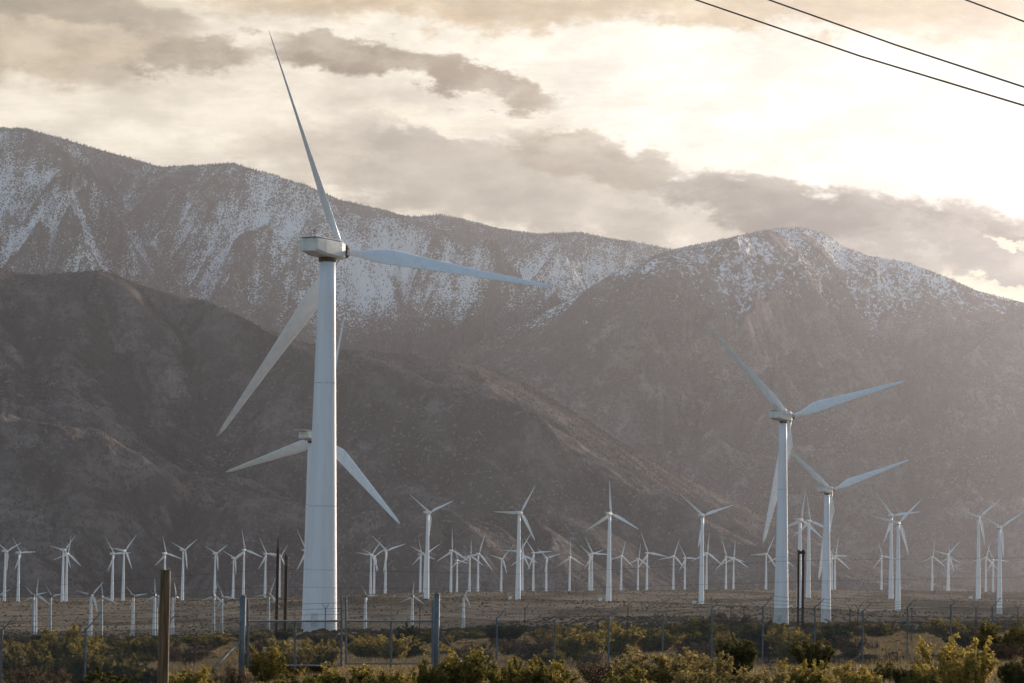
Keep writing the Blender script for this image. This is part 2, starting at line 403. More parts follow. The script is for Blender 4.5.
GZ = gz(GXl.ravel(), GY.ravel()).reshape(GX.shape)
ground = link('ground', np_mesh('ground', np.stack([GXl, GY, GZ], -1), grid_faces(*GX.shape), None, M['ground']))
tag(ground, kind='structure')
bk = MB()
bk.add([(-7800, -1500, 0.35), (7800, -1500, 0.35), (7800, 2.0, 0.35), (-7800, 2.0, 0.35)], [[0, 1, 2, 3]])
tag(bk.build('desert_plain', M['ground']), kind='structure')

# ------------------------------------------------------------------ setting: mountains
def crest_curve(pts):
    a = np.array([uvpx(*p) for p in pts]); return a[:, 0], a[:, 1]
def blur(A_, kr, kc):
    for ax, k in ((0, kr), (1, kc)):
        P_ = np.pad(A_, [(k + 1, k) if i == ax else (0, 0) for i in (0, 1)], mode='edge'); Cs = np.cumsum(P_, axis=ax); n_ = A_.shape[ax]
        A_ = (np.take(Cs, range(2 * k + 1, 2 * k + 1 + n_), ax) - np.take(Cs, range(0, n_), ax)) / (2 * k + 1)
    return A_
def mountain(name, pts, Yf, Yc, Yb, zf, nr, ncol, seed, p_exp, ero, mat, spur=0.10, wl0=900, foot_fn=None, snow_fn=None, skew=0.5, spw=1000.0, fine_gain=0.45):
    """a ridge: foot at Yf, crest at Yc, back slope to Yb; carved by gullies. returns arrays for planting trees"""
    us_ = ucols(ncol, 60, 0.165, 0.75)
    cuX, cuV = crest_curve(pts)
    vc = np.interp(us_, cuX, cuV)
    s = np.concatenate([np.linspace(0, 1, nr), 1 + np.linspace(0, 1, 26)[1:] ** 1.5])
    S, Uu = np.meshgrid(s, us_, indexing='ij')
    yc = Yc * (1 + 0.05 * perlin(us_ * 14, us_ * 0 + 3.3, seed + 2))
    yf = Yf * (1 + 0.07 * perlin(us_ * 17, us_ * 0 + 9.1, seed + 3))
    if foot_fn is not None: yf = foot_fn(us_, yf)
    front = S <= 1
    Yg = np.where(front, yf + (yc - yf) * S, yc + (Yb - yc) * (S - 1))
    zc = vc * yc
    Xg = Uu * Yg
    hs = np.where(front, S ** p_exp, 1 - (S - 1) * 1.1)
    # big spurs: domain-warped ridges, strongest half way up
    env = np.where(front, np.sin(np.pi * np.clip(S, 0, 1)) ** 0.8, 0)
    ca_, sa_ = math.cos(skew), math.sin(skew); Xr = Xg * ca_ - (Yg - Yc) * sa_; Yr = Xg * sa_ + (Yg - Yc) * ca_
    wx = Xr / spw + 0.5 * perlin(Xg / 1900, Yg / 2200, seed + 5); wy = Yr / (spw * 2.0) + 0.4 * perlin(Xg / 1700 + 7, Yg / 2500, seed + 6)
    rid = 1 - 2 * np.abs(perlin(wx, wy, seed + 7)) * 1.3
    hs = hs + spur * env * (rid - 0.35) + 0.45 * spur * env * (0.5 - np.abs(perlin(wx * 2.3 + 4, wy * 2.3, seed + 11)) * 1.6)
    Zg = zf + (zc - zf) * hs
    def slope(Z):
        dZs = np.gradient(Z, axis=0); dYs = np.gradient(Yg, axis=0)
        dZu = np.gradient(Z, us_, axis=1); dYu = np.gradient(Yg, us_, axis=1)
        dZY = dZs / np.maximum(dYs, 1e-3)
        zx = (dZu - dZY * dYu) / Yg
        zy = dZY - (Uu / Yg) * (dZu - dZY * dYu)
        return zx, zy
    amp_env = np.where(front, np.minimum(1, S * 6) * np.clip((1.0 - S) * 6, 0.04, 1), 0.04)
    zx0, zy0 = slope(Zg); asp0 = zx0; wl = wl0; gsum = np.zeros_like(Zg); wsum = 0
    for o_ in range(6):
        zx, zy = slope(Zg); zx = blur(zx, 4, 6); zy = blur(zy, 4, 6); L = np.sqrt(zx * zx + zy * zy) + 1e-4
        st = np.clip(L / 0.35 - 0.15, 0.0, 1.3)
        g = gully(Xg / wl + seed * 3.1, Yg / wl, zx / L, zy / L, 6.0, seed + 31 * o_)
        Zg = Zg + ero * wl * 0.085 * g * st * amp_env * (1.0 if o_ < 2 else fine_gain)
        gsum += g * (0.85 ** o_); wsum += 0.85 ** o_
        wl *= 0.52
    Zg = Zg + 2.5 * fbm(Xg / 30, Yg / 30, 3, seed + 40) * amp_env
    # bring the carved crest back onto the height the range really has there (smooth, low frequency)
    wb = np.clip((S - 0.82) / 0.12, 0, 1); Zg = Zg * (1 - wb) + blur(Zg, 2, 5) * wb
    for _ in range(5):
        mx = (Zg / Yg)[:nr + 25].max(0); ratio = vc / mx; ratio = np.clip(ratio, .5, 1.6)
        Zg = zf + (Zg - zf) * (1 + (ratio - 1) * np.clip(S * 3.5, 0, 1))
    Zg = np.where(S > 1.9, np.minimum(Zg, zf), Zg)
    tt = (Zg - zf) / np.maximum(zc - zf, 50)
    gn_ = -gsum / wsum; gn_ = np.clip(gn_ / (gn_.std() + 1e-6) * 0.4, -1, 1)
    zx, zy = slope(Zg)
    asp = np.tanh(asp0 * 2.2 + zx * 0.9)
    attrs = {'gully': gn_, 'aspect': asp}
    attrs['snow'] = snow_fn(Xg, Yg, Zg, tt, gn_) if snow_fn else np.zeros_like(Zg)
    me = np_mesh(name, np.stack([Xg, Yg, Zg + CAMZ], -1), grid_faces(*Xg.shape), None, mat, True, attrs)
    o = link(name, me); tag(o, kind='structure')
    return dict(X=Xg[:nr], Y=Yg[:nr], Z=Zg[:nr] + CAMZ, t=tt[:nr], g=gn_[:nr], snow=attrs['snow'][:nr], u=us_, nr=nr)

def rock_mat(name, base, dark, pale, snow_col=(0.86, 0.86, 0.88), fine=0.05, speck=0.5):
    m, n, p, o = new_mat(name)
    g = n.node('ShaderNodeNewGeometry'); pos = g.outputs['Position']
    ps = n.vmap(pos, (1, 0.6, 1))
    at1 = n.node('ShaderNodeAttribute', attribute_name='gully'); at2 = n.node('ShaderNodeAttribute', attribute_name='snow')
    f1 = n.noise(ps, fine, 6, 0.7); f2 = n.noise(ps, 0.0035, 6, 0.6); f3 = n.noise(ps, fine * 2.2, 3, 0.6)
    col = n.mix(n.sstep(f2, 0.38, 0.62), base, tuple(0.5 * (a + b) for a, b in zip(base, dark)))
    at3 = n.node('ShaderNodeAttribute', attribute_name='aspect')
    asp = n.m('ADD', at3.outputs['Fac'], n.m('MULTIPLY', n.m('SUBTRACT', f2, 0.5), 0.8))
    col = n.mix(n.m('MULTIPLY', n.sstep(asp, -0.1, 0.9), 0.6), col, dark)                # brush tone doubles as painted shade on slopes turned from the sun
    col = n.mix(n.m('MULTIPLY', n.sstep(asp, -0.2, -0.9), 0.14), col, pale)               # barer tone, painted paler on sunward slopes so the relief reads
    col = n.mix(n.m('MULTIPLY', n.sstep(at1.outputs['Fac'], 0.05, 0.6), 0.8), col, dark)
    f4 = n.noise(n.vmap(pos, (1, 0.5, 1)), 0.013, 8, 0.68)
    col = n.mix(n.sstep(f4, 0.46, 0.60, 0, 0.75), col, dark)
    col = n.mix(n.sstep(f4, 0.46, 0.34, 0, 0.6), col, pale)
    col = n.mix(n.sstep(f1, 0.48, 0.62, 0, speck), col, dark)
    col = n.mix(n.m('MULTIPLY', n.sstep(f3, 0.56, 0.68), n.sstep(f2, 0.40, 0.60, 0.15, 0.8)), col, pale)
    sv = n.m('ADD', at2.outputs['Fac'], n.m('MULTIPLY', n.m('SUBTRACT', f1, 0.5), 2.8))
    sv = n.m('ADD', sv, n.m('MULTIPLY', n.m('SUBTRACT', n.noise(n.vmap(pos, (1, 0.3, 1)), 0.02, 4, 0.7), 0.5), 0.9))
    col = n.mix(n.m('MULTIPLY', n.sstep(sv, 0.46, 0.66), n.sstep(at2.outputs['Fac'], 0.0, 0.12)), col, snow_col)
    n.l.new(col, p.inputs['Base Color']); p.inputs['Roughness'].default_value = 0.95; p.inputs['Specular IOR Level'].default_value = 0.0
    bp = n.node('ShaderNodeBump'); bp.inputs['Strength'].default_value = 0.8; bp.inputs['Distance'].default_value = 6.0
    n.l.new(f1, bp.inputs['Height']); n.l.new(bp.outputs[0], p.inputs['Normal'])
    return m
def snow_a(X, Y, Z, t, g):
    band = np.clip((Z - 960 - 100 * perlin(X / 900, Y / 900, 77)) / 260, 0, 1) * np.clip((0.99 - t) / 0.14, 0.75, 1)
    patch = np.clip(0.5 + 0.8 * fbm(X / 380 + 0.3 * Y / 380, Y / 900, 5, 71, 0.6), 0, 1)
    return np.clip(band * (0.30 + 0.46 * patch + 0.42 * g), 0, 1)
def snow_b(X, Y, Z, t, g):
    band = np.clip((Z - 800 - 110 * perlin(X / 350, Y / 500, 78)) / 260, 0, 1)
    patch = np.clip(0.5 + 0.8 * fbm(X / 260, Y / 600, 5, 75, 0.6), 0, 1)
    return np.clip(band * (0.34 + 0.42 * patch + 0.36 * g), 0, 1)

CREST_A = [(-900,330),(-500,240),(-200,165),(-60,138),(0,128),(25,129),(60,138),(100,150),(130,158),(160,167),(200,166),(232,163),(262,172),(300,183),(340,200),(380,209),(410,217),(440,215),(470,221),(500,230),(540,235),(575,232),(610,238),(640,243),(680,251),(760,262),(850,280),(1000,310),(1300,380),(1900,470)]
CREST_B = [(-400,560),(100,470),(300,420),(420,385),(480,340),(530,318),(570,300),(610,275),(650,257),(680,248),(720,240),(745,234),(770,229),(800,228),(825,233),(842,246),(868,256),(905,262),(940,274),(975,290),(1000,297),(1030,304),(1100,330),(1250,400),(1500,470),(2000,520)]
CREST_C = [(-900,330),(-400,300),(-100,262),(0,268),(20,274),(45,275),(75,272),(98,270),(120,277),(150,288),(178,296),(205,300),(232,312),(262,327),(300,342),(340,349),(400,354),(450,359),(480,366),(510,376),(545,394),(590,422),(640,455),(700,485),(760,515),(850,555),(950,585),(1100,600),(2000,610)]
CREST_D = [(-600,585),(0,580),(300,575),(380,560),(430,545),(470,522),(510,508),(545,508),(600,527),(640,548),(690,568),(760,584),(900,592),(1100,596),(2000,600)]
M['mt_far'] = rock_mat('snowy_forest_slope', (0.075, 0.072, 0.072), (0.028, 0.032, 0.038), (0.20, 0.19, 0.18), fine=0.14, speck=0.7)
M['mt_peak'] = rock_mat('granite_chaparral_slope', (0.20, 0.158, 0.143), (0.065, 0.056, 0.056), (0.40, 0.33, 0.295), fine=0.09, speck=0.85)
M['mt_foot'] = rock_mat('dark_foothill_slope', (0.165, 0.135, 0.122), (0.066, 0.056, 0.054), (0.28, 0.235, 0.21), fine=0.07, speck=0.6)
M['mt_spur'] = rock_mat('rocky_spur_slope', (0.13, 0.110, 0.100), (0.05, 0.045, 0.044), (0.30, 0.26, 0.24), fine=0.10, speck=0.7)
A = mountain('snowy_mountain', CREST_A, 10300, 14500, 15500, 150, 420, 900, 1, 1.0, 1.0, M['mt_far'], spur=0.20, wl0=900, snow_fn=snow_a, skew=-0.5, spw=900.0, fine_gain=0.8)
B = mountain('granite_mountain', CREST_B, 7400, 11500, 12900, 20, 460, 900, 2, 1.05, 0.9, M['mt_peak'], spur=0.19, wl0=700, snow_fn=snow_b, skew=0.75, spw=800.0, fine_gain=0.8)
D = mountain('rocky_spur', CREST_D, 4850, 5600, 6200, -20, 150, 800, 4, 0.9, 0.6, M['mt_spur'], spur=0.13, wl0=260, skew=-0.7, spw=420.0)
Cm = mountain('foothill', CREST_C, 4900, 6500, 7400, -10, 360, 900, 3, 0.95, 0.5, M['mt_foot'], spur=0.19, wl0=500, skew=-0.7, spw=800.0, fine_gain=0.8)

# distant conifers: a wood that reads as one mass
def wood(name, L, n, dens_fn, hgt, mat, seed):
    rs = np.random.RandomState(seed)
    nr, nc = L['X'].shape
    i = rs.randint(0, nr - 1, n); j = rs.randint(30, nc - 31, n)
    d = dens_fn(L['t'][i, j], L['X'][i, j], L['Y'][i, j], L['g'][i, j], L['snow'][i, j]); keep = rs.rand(n) < d
    i, j = i[keep], j[keep]; a = rs.rand(len(i)); b = rs.rand(len(i))
    def lerp(G): return (G[i, j] * (1 - a) * (1 - b) + G[i + 1, j] * a * (1 - b) + G[i, j + 1] * (1 - a) * b + G[i + 1, j + 1] * a * b)
    x, y, z = lerp(L['X']), lerp(L['Y']), lerp(L['Z'])
    n_ = len(x); h = hgt * (0.4 + 0.9 * rs.rand(n_)); r = h * (0.20 + 0.12 * rs.rand(n_))
    K = 5; vs = np.zeros((n_, K * 2 + 1, 3))
    th = rs.rand(n_)[:, None] * 6.28 + np.arange(K)[None] * 2 * math.pi / K
    lx = (rs.rand(n_) - .5) * h * .12
    for q, (rr, zz) in enumerate(((1.0, 0.0), (0.62, 0.48))):
        vs[:, q * K:(q + 1) * K, 0] = x[:, None] + np.cos(th + q * .6) * (r * rr)[:, None] * (0.8 + 0.4 * rs.rand(n_, K))
        vs[:, q * K:(q + 1) * K, 1] = y[:, None] + np.sin(th + q * .6) * (r * rr)[:, None]
        vs[:, q * K:(q + 1) * K, 2] = (z + h * zz - 1.0)[:, None]
    vs[:, 2 * K, 0] = x + lx; vs[:, 2 * K, 1] = y; vs[:, 2 * K, 2] = z + h
    base = (np.arange(n_) * (2 * K + 1))[:, None, None]; kk_ = np.arange(K)
    q4 = np.stack([kk_, (kk_ + 1) % K, (kk_ + 1) % K + K, kk_ + K], -1)[None] + base
    t3 = np.stack([kk_ + K, (kk_ + 1) % K + K, np.full(K, 2 * K)], -1)[None] + base
    o = link(name, np_mesh(name, vs, q4.reshape(-1, 4), t3.reshape(-1, 3), mat, False))
    return o
M['conifer'] = simple('conifer_needles', (0.028, 0.036, 0.026), 0.9, 0, 0.4, 0.01, (1, 1, 1), (0.06, 0.065, 0.055), 0.1)
M['frosted'] = simple('frosted_conifer_needles', (0.04, 0.045, 0.047), 0.9, 0, 0.4, 0.02, (1, 1, 1), (0.26, 0.27, 0.29), 0.0)
M['chap'] = simple('chaparral_leaves', (0.035, 0.038, 0.024), 0.9, 0, 0.4, 0.02, (1, 1, 1), (0.075, 0.062, 0.045), 0.1)
def dA(t, X, Y, g, s): return np.clip((t - 0.45) / 0.25, 0.12, 1) * np.clip(0.42 + (t - 0.84) * 9, 0.42, 1.0) * np.clip(1.15 - s * .6, 0.5, 1)
def dB(t, X, Y, g, s): return np.clip((t - 0.62) / 0.3, 0.0, 1) * (0.35 + 0.4 * g) + np.clip((t - 0.93) * 12, 0, .6)
tag(wood('mountain_forest', A, 380000, dA, 8.5, M['frosted'], 5), 'snow-dusted conifer wood covering the high far ridge', 'forest', kind='stuff')
tag(wood('peak_forest', B, 110000, dB, 6, M['conifer'], 6), 'scattered dark conifers on the granite peak', 'forest', kind='stuff')
def dC(t, X, Y, g, s): return np.clip(0.35 + 0.5 * g, 0.05, 1)
def dR(t, X, Y, g, s): return np.clip(0.5 - 0.6 * g, 0.02, 1) * np.clip(0.35 + fbm(X / 500, Y / 900, 3, 91), 0, 1)
M['boulder'] = simple('granite_boulder', (0.40, 0.33, 0.29), 0.95, 0, 0.4, 0.05, spec=0.0)
tag(wood('boulders', B, 160000, dR, 3.2, M['boulder'], 14), 'pale granite boulders strewn over the mountain slope', 'rocks', kind='stuff')
tag(wood('foothill_boulders', D, 40000, dR, 2.4, M['boulder'], 15), 'pale rocks strewn over the low rocky spur', 'rocks', kind='stuff')
tag(wood('chaparral', B, 240000, dC, 4.6, M['chap'], 8), 'low dark chaparral dotting the granite slope', 'brush', kind='stuff')
tag(wood('foothill_brush', Cm, 200000, dC, 3.4, M['chap'], 9), 'low dark brush dotting the foothill', 'brush', kind='stuff')

# ------------------------------------------------------------------ turbines
def ring(c_, r, k, ex=Vector((1, 0, 0)), ey=Vector((0, 1, 0))):
    return [tuple(c_ + ex * (r * math.cos(2 * math.pi * j / k)) + ey * (r * math.sin(2 * math.pi * j / k))) for j in range(k)]
def blade_mesh(Rm, chord, root_r, beta, mat, nsec=16, k=12, name='blade', bend=0.0):
    """blade along local +Z, rotor axis = local +Y (away from the tower), chord in the X-Y plane turned by beta"""
    rings = []
    for i in range(nsec):
        f = (i / (nsec - 1)) ** 0.9; z = root_r * 1.1 + (Rm - root_r * 1.1) * f
        if f < 0.04: c_ = root_r * 1.5; th = root_r * 1.5
        else:
            g = min(1, (f - 0.04) / 0.16); g = g * g * (3 - 2 * g)
            cm = chord * (1 - 0.80 * max(0, (f - 0.2)) / 0.8)
            c_ = root_r * 1.5 * (1 - g) + cm * g; th = root_r * 1.5 * (1 - g) + cm * (0.24 - 0.12 * f) * g
        if f > 0.97: c_ *= 0.45; th *= 0.5
        a = beta + R_(14) * max(0, 1 - f * 1.6)
        ca, sa = math.cos(a), math.sin(a); yb = bend * Rm * f * f
        off = 0.15 * c_ * min(1, f * 5)
        r = []
        for j in range(k):
            ph = 2 * math.pi * j / k; x = math.cos(ph) * c_ / 2 - off; y = math.sin(ph) * th / 2 * (0.55 + 0.45 * (math.cos(ph) * -1 + 1) / 2 * 1.2)
            r.append((x * ca - y * sa, x * sa + y * ca + yb, z))
        rings.append(r)
    mb = MB(); mb.loft(rings); return mb.mesh(name, mat, True)
def make_turbine(t, name, label, group):
    s = t['Y'] / F; Rm = t['rp'] * s; hubz = None
    big = t['c'] == 'big'; short = t['c'] == 'short'
    yaw = R_(t.get('yaw', 27 + 5 * math.sin(t['hx'] * 12.9)))
    if short: yaw = R_(22 + 14 * math.sin(t['hx'] * 7.1))
    if t['hx'] == 176.0: yaw = R_(98)
    hub = at(t['hx'], t['hy'], t['Y'])
    H = t['hub']
    far_back = big and abs(t['hx'] - 322.4) < 1; ov = (6.1 if far_back else 4.4) if big else (2.9 if not short else 1.3)
    n = Vector((math.sin(yaw), math.cos(yaw), 0)); side = Vector((math.cos(yaw), -math.sin(yaw), 0))
    base = hub - n * ov; gzb = gz1(base.x, base.y)
    root = empty(name, (base.x, base.y, gzb), label, 'wind turbine', group)
    top = hub.z - gzb - (1.6 if big else (0.9 if not short else 0.5))
    hz = hub.z - gzb
    bw = (t['bw'] * s if big else (0.062 if not short else 0.10) * H)
    rb = bw / 2; rt = rb * (0.47 if not short else 0.5)
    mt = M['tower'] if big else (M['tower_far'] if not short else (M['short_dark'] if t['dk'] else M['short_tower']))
    kseg = 40 if big else 14
    mb = MB(); zs = [-1.5, 0, top * .33, top * .66, top * .9, top]
    rings = []
    for z in zs:
        f = max(0, z / top); rings.append(ring(Vector((0, 0, z)), rb + (rt - rb) * f, kseg))
    mb.loft(rings); tw = mb.build('tower', mt, root, True)
    if big:
        for f in (0.335, 0.665):
            mb = MB()
            r_ = rb + (rt - rb) * f; z = top * f
            mb.loft([ring(Vector((0, 0, z - .09)), r_ - .1, kseg), ring(Vector((0, 0, z - .09)), r_ + .025, kseg), ring(Vector((0, 0, z + .09)), r_ + .020, kseg), ring(Vector((0, 0, z + .09)), r_ - .1, kseg)], False)
            mb.build('flange', M['seam'], tw)
        mb = MB(); a0 = -1.9; r_ = rb * 0.985
        mb.box((math.cos(a0) * (r_), math.sin(a0) * (r_), 1.9), (0.22, 1.0, 2.1), a0); d_ = mb.build('door', M['seam'], tw)
    def P(l, a, z): v = n * l + side * a; return (v.x, v.y, hz + z)
    # nacelle: a loft of rounded-box sections along the axis
    if big: secs = [(-5.6, 1.45, -.75, 1.05), (-5.5, 1.65, -.9, 1.2), (-3.0, 1.75, -1.35, 1.3), (1.6, 1.72, -1.55, 1.3), (2.8, 1.55, -1.5, 1.2), (3.0, 1.25, -1.2, 1.0)]
    elif not short: secs = [(-4.2, .95, -.7, .85), (-4.1, 1.1, -.8, .95), (-2, 1.25, -1.1, 1.05), (1.2, 1.25, -1.1, 1.05), (2.0, 1.0, -.8, .9)]
    else: secs = [(-1.5, .45, -.35, .5), (-1.3, .62, -.5, .62), (0.4, .62, -.5, .62), (0.9, .45, -.4, .45)]
    if far_back: secs = [(q[0] + 2.0,) + q[1:] for q in secs]
    def rsec(l, w_, z0, z1, bev=0.16):
        pts = []
        b_ = bev * w_ * 1.3
        for (a, z) in ((-w_ + b_, z0), (w_ - b_, z0), (w_, z0 + b_), (w_, z1 - b_), (w_ - b_, z1), (-w_ + b_, z1), (-w_, z1 - b_), (-w_, z0 + b_)): pts.append(P(l, a, z))
        return pts
    mb = MB(); mb.loft([rsec(*q) for q in secs])
    nac = mb.build('nacelle', M['nacelle'] if not short else M['short_nac'], root)
    if big:
        mb = MB()   # roof lip over the rear, hatch, and masts
        ct = P(-2.0, 0, 1.36); mb.box(ct, (3.2, 8.1, 0.14), -yaw); mb.build('roof_cover', M['blade'], nac)
        mb = MB(); v = P(-3.6, -.9, 1.4); mb.tube(v, (v[0], v[1], v[2] + 1.9), .045, .03, 6); mb.tube((v[0] - .35, v[1], v[2] + 1.7), (v[0] + .35, v[1], v[2] + 1.7), .03, .03, 5)
        v = P(-4.6, .4, 1.4); mb.tube(v, (v[0], v[1], v[2] + .9), .045, .03, 6); mb.tube((v[0], v[1], v[2] + .75), (v[0] + .0, v[1], v[2] + 1.1), .16, .10, 8)
        mb.build('wind_vane_mast', M['galv_thin'], nac)
        mb = MB(); mb.loft([ring(Vector((0, 0, top - .5)), rt * 1.08, kseg), ring(Vector((0, 0, top + .05)), rt * 1.12, kseg)]); mb.build('yaw_ring', M['rust'], root, True)
    # hub and blades share the rotor frame: x = in-plane right seen from behind, y = axis, z = up
    hc = Vector((n.x * ov, n.y * ov, hz))
    hr = 1.15 if big else (0.75 if not short else 0.36)
    tl = R_(4.6); nt = (n * math.cos(tl) + Vector((0, 0, math.sin(tl)))).normalized(); upv = side.cross(nt).normalized()
    rot = Matrix((side, nt, upv)).transposed().to_4x4()
    mb = MB(); l0 = secs[-1][0] - ov
    prof = [(l0, hr * .6), (-hr * .9, hr * .65), (-hr * .7, hr), (hr * .6, hr), (hr * 1.2, hr * .75), (hr * 1.7, hr * .2)]
    mb.loft([ring(Vector((0, y, 0)), r, 16, Vector((1, 0, 0)), Vector((0, 0, 1))) for y, r in prof])
    h = mb.build('hub', M['rust'] if big else (M['nacelle'] if not short else M['short_nac']), root, True)
    h.matrix_local = Matrix.Translation(hc) @ rot
    chord = (0.078 if t['rp'] > 200 else 0.098) * Rm if big else (0.112 * Rm if not short else 0.14 * Rm)
    key = (t['c'], t['hx'] if big else 0)
    bm_ = blade_mesh(Rm, chord, hr * .62, R_(-49 if (big and t['rp'] > 200) else BETA), M['blade'] if not short else M['short_tower'], 20 if big else 9, 14 if big else 8, bend=-0.0)
    for q in range(3):
        b = link('blade', bm_, root)
        b.matrix_local = Matrix.Translation(hc) @ rot @ Matrix.Rotation(R_(t['ph'] + 120 * q), 4, 'Y')
    return root
BETA = -31
ordn = ['', 'first', 'second', 'third', 'fourth', 'fifth', 'sixth', 'seventh', 'eighth', 'ninth', 'tenth', 'eleventh', 'twelfth', 'thirteenth', 'fourteenth', 'fifteenth', 'sixteenth']
numw = ['', 'one', 'two', 'three', 'four', 'five', 'six', 'seven', 'eight', 'nine', 'ten', 'eleven', 'twelve']
SEG = [(-50, 160, 'left of the wooden post'), (160, 276, 'between wooden post and dark poles'), (276, 330, 'behind the dark poles and nearest tower'),
       (330, 428, 'just right of the nearest tower'), (428, 518, 'past the first mid-distance turbine'),
       (518, 608, 'past the second mid-distance turbine'), (608, 702, 'past the third mid-distance turbine'),
       (702, 779, 'past the fourth mid-distance turbine'), (779, 870, 'behind the two big right towers'),
       (870, 960, 'around the crossing pair at right'), (960, 1100, 'at the far right edge')]
for a, b, txt in SEG:
    L_ = sorted([t for t in TURB if t['c'] == 'far' and a <= t['hx'] < b], key=lambda q: q['hx'])
    for i, t in enumerate(L_):
        t['label'] = (f"distant slim white turbine {txt}" if len(L_) == 1 else f"distant white turbine, {ordn[i+1]} of {numw[len(L_)]} {txt}")
for i, txt in enumerate(['mid-distance white turbine just right of the nearest one, two blades in a wide V', 'mid-distance white turbine with one blade lying flat to the left, before mid picture',
    'mid-distance white turbine with one blade straight up, near mid picture', 'mid-distance white turbine left of the big right-hand tower, blades in a wide V',
    'mid-distance white turbine just left of the twin dark poles, blade pointing up', 'mid-distance white turbine just right of the twin dark poles, blade pointing up',
    'left and farther of the two crossing turbines near the right edge', 'right and nearer of the two crossing turbines near the right edge',
    'second turbine in from the right edge, standing on the rise', 'rightmost mid-distance turbine, its base down behind bushes']):
    [t for t in TURB if t['c'] == 'medium'][i]['label'] = txt
for i, t in enumerate([t for t in TURB if t['c'] == 'short']):
    if t['hx'] > 300: t['label'] = ['short pale turbine behind the left end of the right gate leaf', 'short pale turbine with one blade upright above the right gate leaf', 'short pale turbine just right of the thick right gate post'][[367.5, 413, 465].index(t['hx'])]
    else: t['label'] = f"short turbine on {'dark grey' if t['dk'] else 'pale'} tower, {ordn[i+1]} from left in low front row"
BL = ['nearest and tallest white wind turbine, rusty hub, blades from top of picture', 'second tallest white wind turbine, at right with blades in a wide Y',
      'third largest white turbine, just right of the tall right-hand one', 'white wind turbine standing half hidden behind the nearest tower']
for t, l in zip([t for t in TURB if t['c'] == 'big'], BL): t['label'] = l
GR = {'far': 'distant turbines along the crest', 'medium': 'mid-distance turbines', 'short': 'short old turbines in the low row', 'big': 'large near turbines'}
for t in TURB: make_turbine(t, 'wind_turbine' if t['c'] != 'short' else 'short_wind_turbine', t['label'], GR[t['c']])

# transformer cabinets by the towers
for px, py, Yd, who in ((510.3, 600.8, 2440, 'beside the turbine with a flat left blade'), (600.3, 602, 2430, 'beside the turbine with a straight-up blade'), (694.2, 606.2, 2360, 'left of the fourth mid-distance turbine'),
                    (790.6, 611, 2300, 'right of the big right-hand tower'), (889.8, 616, 2350, 'beside the crossing turbines'), (970.8, 599, 2700, 'left of the second turbine from the right edge')):
    p = at(px, py, Yd); z = gz1(p.x, p.y)
    e = empty('transformer_cabinet', (p.x, p.y, z), f'small pale transformer cabinet {who}', 'transformer cabinet', 'transformer cabinets by the towers')
    mb = MB(); mb.box((0, 0, 1.35), (2.5, 2.2, 2.9)); mb.build('cabinet', M['box'], e)
    mb = MB(); mb.box((0, 0, 2.9), (2.7, 2.4, 0.18)); mb.build('lid', M['seam'], e)
    mb = MB(); mb.box((-.62, -1.13, 1.3), (1.1, 0.05, 2.2)); mb.box((.62, -1.13, 1.3), (1.1, 0.05, 2.2)); mb.build('door', M['box'], e)

# ------------------------------------------------------------------ fence and gate
def YF(px): return np.interp(px, [-200, 2, 243, 437, 560, 663, 763, 863, 992, 1200], [91, 98, 107, 115, 121, 126, 131, 136, 142, 153])
def fpt(px, py): return at(px, py, float(YF(px)))
def vtop(px, py):   # a post: foot on the ground under the pixel of its top
    p = fpt(px, py); return Vector((p.x, p.y, gz1(p.x, p.y))), p
def chain(mb, a, b, za0, za1, zb0, zb1, step=0.075, r=0.0045):
    """diamond mesh between two vertical lines a and b (bottom z, top z at each)"""
    L = (Vector((b.x - a.x, b.y - a.y, 0))).length; hgt = za1 - za0
    n_ = int(L / step) + 1; d = Vector((b.x - a.x, b.y - a.y, 0)).normalized()
    def pt(s_, h_):
        f = s_ / L; z0 = za0 + (zb0 - za0) * f; z1 = za1 + (zb1 - za1) * f
        return Vector((a.x + d.x * s_, a.y + d.y * s_, z0 + (z1 - z0) * h_))
    k = int((L + hgt) / step)
    for i in range(-int(hgt / step), int(L / step) + 1):
        s0 = i * step
        for sg in (1, -1):
            x0, x1 = (s0, s0 + hgt) if sg == 1 else (s0 + hgt, s0)
            h0, h1 = 0.0, 1.0
            def cut(xa, ha, xb, hb):
                if xa < 0: ha = ha + (hb - ha) * (0 - xa) / (xb - xa); xa = 0
                if xa > L: ha = ha + (hb - ha) * (L - xa) / (xb - xa); xa = L
                return xa, ha
            if max(x0, x1) < 0 or min(x0, x1) > L: continue
            a0, b0 = cut(x0, h0, x1, h1); a1, b1 = cut(x1, h1, x0, h0)
            if abs(a0 - a1) < 0.02: continue
            mb.tube(pt(a0, b0), pt(a1, b1), r, r, 3, False)
fence_root_p, _ = vtop(609, 617)
def make_fence(posts, label, left):
    p0, _ = vtop(*posts[0][:2])
    e = empty('chain_link_fence', p0, label, 'fence')
    off = -p0; tops = []; tips = []
    for px, py, ax, ay in posts:
        f, t = vtop(px, py); r = 0.033
        mb = MB(); mb.tube(f + off - Vector((0, 0, .3)), t + off, r, r, 10)
        post = mb.build('post', M['galv'], e)
        tip = at(ax, ay, float(YF(px)) - 0.05)
        mb = MB(); mb.tube(t + off, tip + off, 0.022, 0.014, 6); mb.tube(t + off - Vector((0, 0, .05)), t + off + Vector((0, 0, .05)), .05, .045, 8)
        mb.build('barbed_wire_arm', M['galv'], post)
        tops.append((f, t)); tips.append((t, tip))
    return e, off, tops, tips
